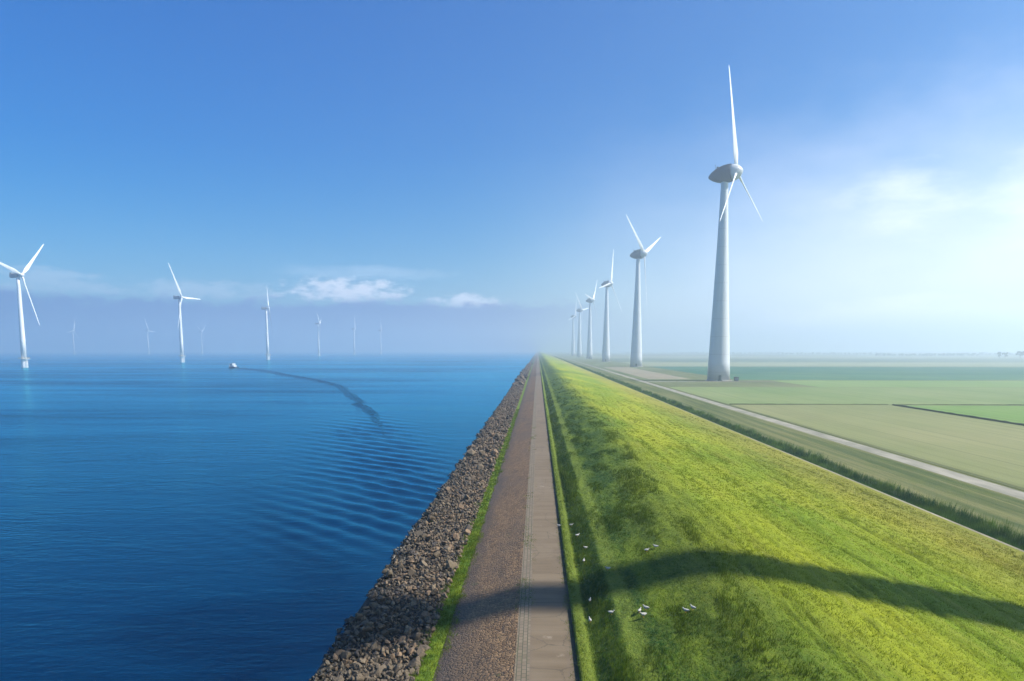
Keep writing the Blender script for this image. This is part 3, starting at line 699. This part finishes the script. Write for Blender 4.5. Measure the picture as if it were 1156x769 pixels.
# ------------------------------------------------------------------ boat
bt = empty('boat', (-306, 677, WATER_Z), rad(140)); bt.scale = (1.3, 1.3, 1.15); tag(bt, 'small workboat with white wheelhouse and dark hull trailing a long wake', 'boat')
hv = []; st = [(-6.0, 1.7, 1.5), (-4, 2.0, 1.45), (0, 2.15, 1.5), (3, 1.8, 1.75), (5, 1.0, 2.1), (6.4, 0.06, 2.5)]
for (x, w, z) in st: hv += [(x, -w, z), (x, -w * 0.92, 0.5), (x - (0.6 if x > 4 else 0), -w * 0.45, -0.5), (x - (0.6 if x > 4 else 0), w * 0.45, -0.5), (x, w * 0.92, 0.5), (x, w, z)]
hf = []
for i in range(len(st) - 1):
    for j in range(5): hf.append([i * 6 + j, i * 6 + j + 1, (i + 1) * 6 + j + 1, (i + 1) * 6 + j])
hf.append([5, 4, 3, 2, 1, 0]); hf.append([30, 31, 32, 33, 34, 35])
MB().add(hv, hf).build('hull', M_HULL, bt)
dv = []; 
for (x, w, z) in st: dv += [(x, -w * 0.97, z - 0.25), (x, w * 0.97, z - 0.25)]
MB().add(dv, [[i * 2, i * 2 + 1, i * 2 + 3, i * 2 + 2] for i in range(5)]).build('deck', M_LGREY, bt)
wh = MB().box((0.6, 0, 2.75), (4.2, 3.0, 3.0), 0.9, 0.12).box((-2.4, 0, 2.0), (2.2, 2.6, 1.6), 0.95, 0.1).build('wheelhouse', M_LGREY, bt)
MB().box((2.62, 0, 3.35), (0.1, 2.3, 0.9)).box((0.6, -1.42, 3.35), (2.8, 0.08, 0.8)).box((0.6, 1.42, 3.35), (2.8, 0.08, 0.8)).build('window', M_GLASS, wh)
MB().box((0.6, 0, 4.33), (4.2, 3.0, 0.14)).build('roof', M_WHITE, wh)
MB().tube([(-0.4, 0, 4.3), (-0.5, 0, 7.2)], [0.09, 0.05], 8).tube([(-0.45, -0.9, 6.0), (-0.45, 0.9, 6.0)], 0.04, 6).build('mast', M_DARK, bt)
b = MB()
for x, w, z in st[2:]:
    for sgn in (-1, 1): b.tube([(x, sgn * w * 0.95, z), (x, sgn * w * 0.95, z + 0.9)], 0.03, 5)
for sgn in (-1, 1): b.tube([(x, sgn * w * 0.95, z + 0.9) for x, w, z in st[2:]], 0.03, 5)
b.build('railing', M_LGREY, bt)

# ------------------------------------------------------------------ white birds resting in the grass
M_FEATH = (lambda t: t.out(t.pbr(t.mix(t.ramp(t.noise(t.n('ShaderNodeTexCoord').outputs['Object'], 9, 3), 0.3, 0.7), (0.30, 0.30, 0.27), (0.42, 0.41, 0.38)), 0.8)))(NT('white_plumage'))
M_WING = paint('pale_grey_plumage', (0.30, 0.31, 0.32), 0.8)
M_BEAK = paint('orange_beak', (0.50, 0.20, 0.03), 0.5)
spine = [(-0.34, 0.27, 0.012), (-0.28, 0.265, 0.05), (-0.20, 0.25, 0.095), (-0.08, 0.235, 0.135), (0.05, 0.24, 0.135), (0.14, 0.275, 0.10), (0.185, 0.33, 0.058), (0.205, 0.36, 0.048), (0.22, 0.385, 0.054), (0.25, 0.40, 0.056), (0.285, 0.395, 0.045), (0.315, 0.385, 0.020)]
v = []; f = []; n = 12
for i, (x, z, r_) in enumerate(spine):
    a0 = spine[max(i - 1, 0)]; a1 = spine[min(i + 1, len(spine) - 1)]; dx, dz = a1[0] - a0[0], a1[1] - a0[1]; L = math.hypot(dx, dz); dx /= L; dz /= L
    for k in range(n):
        a = 2 * math.pi * k / n; v.append((x - dz * r_ * math.sin(a) * 0.9, r_ * math.cos(a), z + dx * r_ * math.sin(a) * 0.9))
for i in range(len(spine) - 1):
    for k in range(n): f.append([i * n + k, i * n + (k + 1) % n, (i + 1) * n + (k + 1) % n, (i + 1) * n + k])
f.append(list(range(n))[::-1]); f.append([(len(spine) - 1) * n + k for k in range(n)])
B_BODY = keep(MB().add(v, f).build('body', M_FEATH, None, True))
B_BEAK = keep(MB().tube([(0.305, 0, 0.388), (0.34, 0, 0.380), (0.372, 0, 0.370)], [0.021, 0.014, 0.003], 8).build('beak', M_BEAK))
B_LEG = keep(MB().tube([(0.0, 0, 0.14), (0.01, 0, 0.07), (0.0, 0, 0.0)], [0.018, 0.010, 0.010], 6).box((0.035, 0, 0.006), (0.09, 0.06, 0.012)).build('leg', M_BEAK))
B_WING = keep(MB().add([(0.10, 0.115, 0.27), (0.02, 0.138, 0.30), (-0.15, 0.115, 0.31), (-0.36, 0.035, 0.30), (-0.20, 0.110, 0.24), (0.0, 0.140, 0.20)], [[0, 1, 2, 3, 4, 5]]).build('wing', M_WING))
cp, sp = math.cos(PITCH), math.sin(PITCH)
fwd = np.array([-math.sin(YAW) * cp, math.cos(YAW) * cp, -sp]); rgt = np.array([math.cos(YAW), math.sin(YAW), 0]); up = np.cross(rgt, fwd)
BIRDS = [(631, 596, 170, 'white bird at the grass edge of the road, farthest from the camera of the flock'),
         (645, 595, 5, 'white bird just right of the one on the road edge'),
         (652, 607, 30, 'third white bird of the loose row along the foot of the grass slope'),
         (661, 621, 200, 'white bird right above the tower shadow in the dark grass'),
         (659, 636, 80, 'lone white bird in the shadow band close to the road'),
         (686, 645, 185, 'white bird lying low in the shadow band, away from the road'),
         (730, 624, 10, 'left bird of the pair in the shadow near the top of the dike'),
         (740, 620, 170, 'right bird of the pair in the shadow near the top of the dike'),
         (666, 681, 75, 'upright white bird near the road below the shadow, upper of two'),
         (666, 704, 100, 'upright white bird near the road, lower of two and nearest the camera'),
         (690, 695, 0, 'white bird seen side on, alone between the road pair and the cluster'),
         (722, 693, 60, 'left bird of the tight cluster in the middle of the grass slope'),
         (729, 690, 150, 'upper bird of the tight cluster in the middle of the grass slope'),
         (726, 698, 200, 'lower bird of the tight cluster in the middle of the grass slope'),
         (774, 693, 150, 'left bird of the pair farthest right from the road'),
         (782, 690, 130, 'right bird of the pair farthest right from the road')]
for (px, py, hd, lab) in BIRDS:
    d = fwd + rgt * (px - 578) / 770 - up * (py - 476) / 770; z = 5.0
    for _ in range(40):
        q = np.array([0, 0, CAM_H]) + d * (z - CAM_H) / d[2]; z = 0.5 * z + 0.5 * float(zterr(q[0], q[1]))
    h = 0.12
    r = empty('white_bird', (q[0], q[1], float(zterr(q[0], q[1])) + h * 0.6), rad(hd)); sc = random.uniform(0.58, 0.70); r.scale = (sc, sc, sc)
    tag(r, lab, 'bird', 'white birds resting on the grass slope')
    bd = child('body', B_BODY, r); child('beak', B_BEAK, r); child('wing', B_WING, r); child('wing', B_WING, r, Matrix.Scale(-1, 4, (0, 1, 0)))
    for sgn in (-1, 1): child('leg', B_LEG, r, Matrix.Translation((-0.02, sgn * 0.055, 0)))

# ------------------------------------------------------------------ far trees
t = NT('tree_leaves'); oi = t.n('ShaderNodeNewGeometry').outputs['Random Per Island']
M_LEAF = t.out(t.pbr(t.mix(oi, (0.022, 0.045, 0.016), (0.065, 0.100, 0.030)), 0.9, None, 0.1)); M_TRUNK = paint('bark', (0.07, 0.055, 0.04), 0.9)
def crown(n, rx, rz, z0, size):
    v = []
    lobes = [np.array([random.gauss(0, 0.4) * rx, random.gauss(0, 0.4) * rx, z0 + random.uniform(0.1, 0.9) * rz]) for _ in range(9)]
    for _ in range(n):
        l = random.choice(lobes); d = np.array([random.gauss(0, 1) for _ in range(3)]); d /= np.linalg.norm(d)
        c = l + d * rx * 0.42 * random.random() ** 0.4; a = np.array([random.gauss(0, 1) for _ in range(3)]); b_ = np.cross(a, d); a = np.cross(b_, d)
        a *= size / np.linalg.norm(a); b_ *= size / np.linalg.norm(b_)
        v += [c - a, c + b_, c + a, c - b_]
    return np.array(v), np.arange(len(v)).reshape(-1, 4)
CROWNS = []
for k in range(3):
    v, f = crown(420, 4.2, 7.0, 3.5, 0.6); CROWNS.append(keep(mesh_np('crown', v, f, M_LEAF)))
TRUNK = keep(MB().tube([(0, 0, -0.2), (0.1, 0, 3), (0, 0.1, 7)], [0.4, 0.3, 0.12], 8).tube([(0.05, 0, 3), (1.8, 0.5, 6.5)], [0.16, 0.05], 6).tube([(0.05, 0, 3.4), (-1.6, -0.6, 7)], [0.16, 0.05], 6).build('trunk', M_TRUNK))
def tree(x, y, s, lab, k):
    r = empty('tree', (x, y, 0), random.uniform(0, 6)); r.scale = (s, s, s); tag(r, lab, 'tree', 'hazy trees far across the fields')
    child('trunk', TRUNK, r); child('crown', CROWNS[k % 3], r)
def at(px, Yd):
    d = fwd + rgt * (px - 578) / 770; return np.array([0, 0, CAM_H]) + d * Yd / d[1]
for i, (px, yd, s) in enumerate([(1123, 1650, 1.5), (1129, 1670, 1.3), (1146, 1640, 1.7), (1151, 1655, 1.9), (1156, 1650, 1.5)]):
    q = at(px, yd)
    tree(q[0], q[1], s, ['left one of two lone hazy trees on the skyline near the right edge', 'right one of two lone hazy trees on the skyline near the right edge', 'hazy tree at the right edge of the picture, leftmost of the end clump', 'tallest hazy tree in the clump at the right edge of the picture', 'hazy tree at the very right edge of the picture'][i], i)
V, F, b = [], [], 0
for (p0, p1, yd, h) in ((985, 1100, 2300, 10), (880, 1000, 2900, 11), (1060, 1156, 2700, 11), (760, 880, 3300, 12)):
    a0, a1 = at(p0, yd), at(p1, yd)
    for k in range(46):
        u = k / 45 + random.uniform(-.01, .01); v, f = crown(40, 5.0, h * random.uniform(0.5, 0.9), 1.0, 1.4)
        v = v + np.array([a0[0] + (a1[0] - a0[0]) * u, a0[1] + random.uniform(-15, 15), 0]); V.append(v); F.append(f + b); b += len(v)
wd = mesh_np('distant_treeline', np.concatenate(V), np.concatenate(F), M_LEAF); tag(wd, kind='stuff')

# ------------------------------------------------------------------ air
SIGMA = 0.00056
t = NT('haze_air')
vol = t.n('ShaderNodeVolumePrincipled', {'Color': (0.765, 0.89, 1.0), 'Density': SIGMA, 'Anisotropy': 0.55})
M_HAZE = t.out(vol.outputs[0], True)
hz = MB().box((0, 3200, 101), (18200, 11700, 206)).build('haze', M_HAZE); tag(hz, kind='stuff')

# ------------------------------------------------------------------ sky
W = bpy.data.worlds.new('World'); S.world = W; W.use_nodes = True
t = NT(tree=W.node_tree)
STR = 0.065
sky = t.n('ShaderNodeTexSky', sky_type='NISHITA', sun_disc=False, sun_elevation=SUN_EL, sun_rotation=SUN_BEAR, altitude=0, air_density=1.0, dust_density=0.6, ozone_density=3.0)
hs = t.n('ShaderNodeHueSaturation', {'Saturation': 1.6, 'Value': 1.0, 'Color': sky.outputs[0]})
g = t.n('ShaderNodeTexCoord').outputs['Generated']
x, y, z = t.xyz(g)[:3]
az = t.math('MULTIPLY', t.math('ARCTAN2', x, y), 180 / math.pi)
el = t.math('MULTIPLY', t.math('ARCSINE', z), 180 / math.pi)
skyc = t.mix(t.math('MULTIPLY', t.ramp(el, 2, 26, 0.25, 1.0), t.ramp(az, -25, 42, 1.0, 0.35)), hs.outputs[0], (0.0, 1.02, 1.34), 'MULTIPLY')
cn = t.noise(g, 14, 6, 0.6, (1, 1, 3.0)); cw = t.noise(g, 7, 4, 0.55, (1, 1, 2.0)); cf = t.noise(g, 34, 5, 0.65, (1, 1, 2.5))
def puff(a0, e0, wa, we, soft=0.5, k=1.6, nz=cn):
    d = t.math('ADD', t.math('POWER', t.math('ABSOLUTE', t.math('DIVIDE', t.math('SUBTRACT', az, a0), wa)), 2.0), t.math('POWER', t.math('ABSOLUTE', t.math('DIVIDE', t.math('SUBTRACT', el, e0), we)), 2.0))
    m = t.math('ADD', t.math('SUBTRACT', 1.0, d), t.math('MULTIPLY', t.math('SUBTRACT', nz, 0.5), k))
    return t.ramp(m, 0.0, soft)
def q(c): return tuple(0.84 * i / STR for i in c)
# pale veil low on the right
veil = t.math('MULTIPLY', t.ramp(az, -8, 34), t.ramp(t.math('ADD', el, t.math('MULTIPLY', t.math('SUBTRACT', cw, 0.5), 9.0)), 0.5, 21, 1.0, 0.0))
c = t.mix(t.math('MULTIPLY', veil, 0.9), skyc, q((0.80, 0.80, 0.92)))
# right-hand cumulus
c = t.mix(t.math('MULTIPLY', puff(27, 10.6, 4.8, 2.9, 1.5, 2.8), 0.5), c, q((0.84, 0.86, 0.97)))
c = t.mix(t.math('MULTIPLY', puff(36, 9.5, 5.2, 4.2, 1.6, 2.6), 0.5), c, q((0.84, 0.87, 0.96)))
c = t.mix(t.math('MULTIPLY', puff(30, 1.2, 17, 3.0, 0.9, 1.3), 0.92), c, q((1.02, 0.99, 1.02)))
# fog bank over the lake with sunlit tops
top = t.math('ADD', t.math('MULTIPLY', t.math('SUBTRACT', cf, 0.5), 2.6), t.math('ADD', 3.75, t.math('MULTIPLY', t.math('SUBTRACT', cw, 0.5), 1.6)))
bank = t.math('MULTIPLY', t.ramp(t.math('SUBTRACT', top, el), -0.4, 0.5), t.ramp(az, -2, 9, 1.0, 0.0))
for (a0, e0, wa, we, s_) in ((-15.5, 4.7, 5.6, 1.3, 0.95), (-6.0, 3.9, 3.8, 0.85, 0.95), (-27, 4.4, 6.5, 1.0, 0.3), (-36, 4.6, 5.5, 1.1, 0.28)):
    c = t.mix(t.math('MULTIPLY', puff(a0, e0, wa, we, 1.1, 3.6, cf), s_), c, q((0.80, 0.83, 0.88)))
c = t.mix(t.math('MULTIPLY', puff(-14, 6.2, 9, 0.7, 1.2, 2.4), 0.3), c, q((0.62, 0.74, 0.86)))
c = t.mix(t.math('MULTIPLY', bank, 0.95), c, q((0.06, 0.12, 0.33)))
bg = t.n('ShaderNodeBackground', {0: c, 1: STR})
o = t.n('ShaderNodeOutputWorld'); t.t.links.new(bg.outputs[0], o.inputs[0])

sun = bpy.data.lights.new('sun', 'SUN'); sun.energy = 5.0; sun.angle = rad(0.8); sun.color = (1.0, 0.94, 0.84)
so = bpy.data.objects.new('sun', sun); COL.objects.link(so)
sd = Vector((math.sin(SUN_BEAR) * math.cos(SUN_EL), math.cos(SUN_BEAR) * math.cos(SUN_EL), math.sin(SUN_EL)))
so.rotation_euler = sd.to_track_quat('Z', 'Y').to_euler(); so.location = (0, 0, 400)

# ------------------------------------------------------------------ camera
cam = bpy.data.cameras.new('camera'); cam.sensor_width = 36; cam.lens = 770 * 36 / 1156; cam.shift_y = (476 - 384.5) / 1156; cam.clip_start = 0.5; cam.clip_end = 30000
co = bpy.data.objects.new('camera', cam); COL.objects.link(co); co.location = (0, 0, CAM_H); co.rotation_euler = (math.pi / 2 - PITCH, 0, YAW)
S.camera = co
S.view_settings.view_transform = 'Standard'; S.view_settings.look = 'None'; S.view_settings.exposure = 0.92; S.view_settings.gamma = 1.0
S.view_settings.use_curve_mapping = False
S.cycles.use_denoising = True; S.cycles.max_bounces = 6; S.cycles.volume_bounces = 3; S.cycles.transmission_bounces = 2
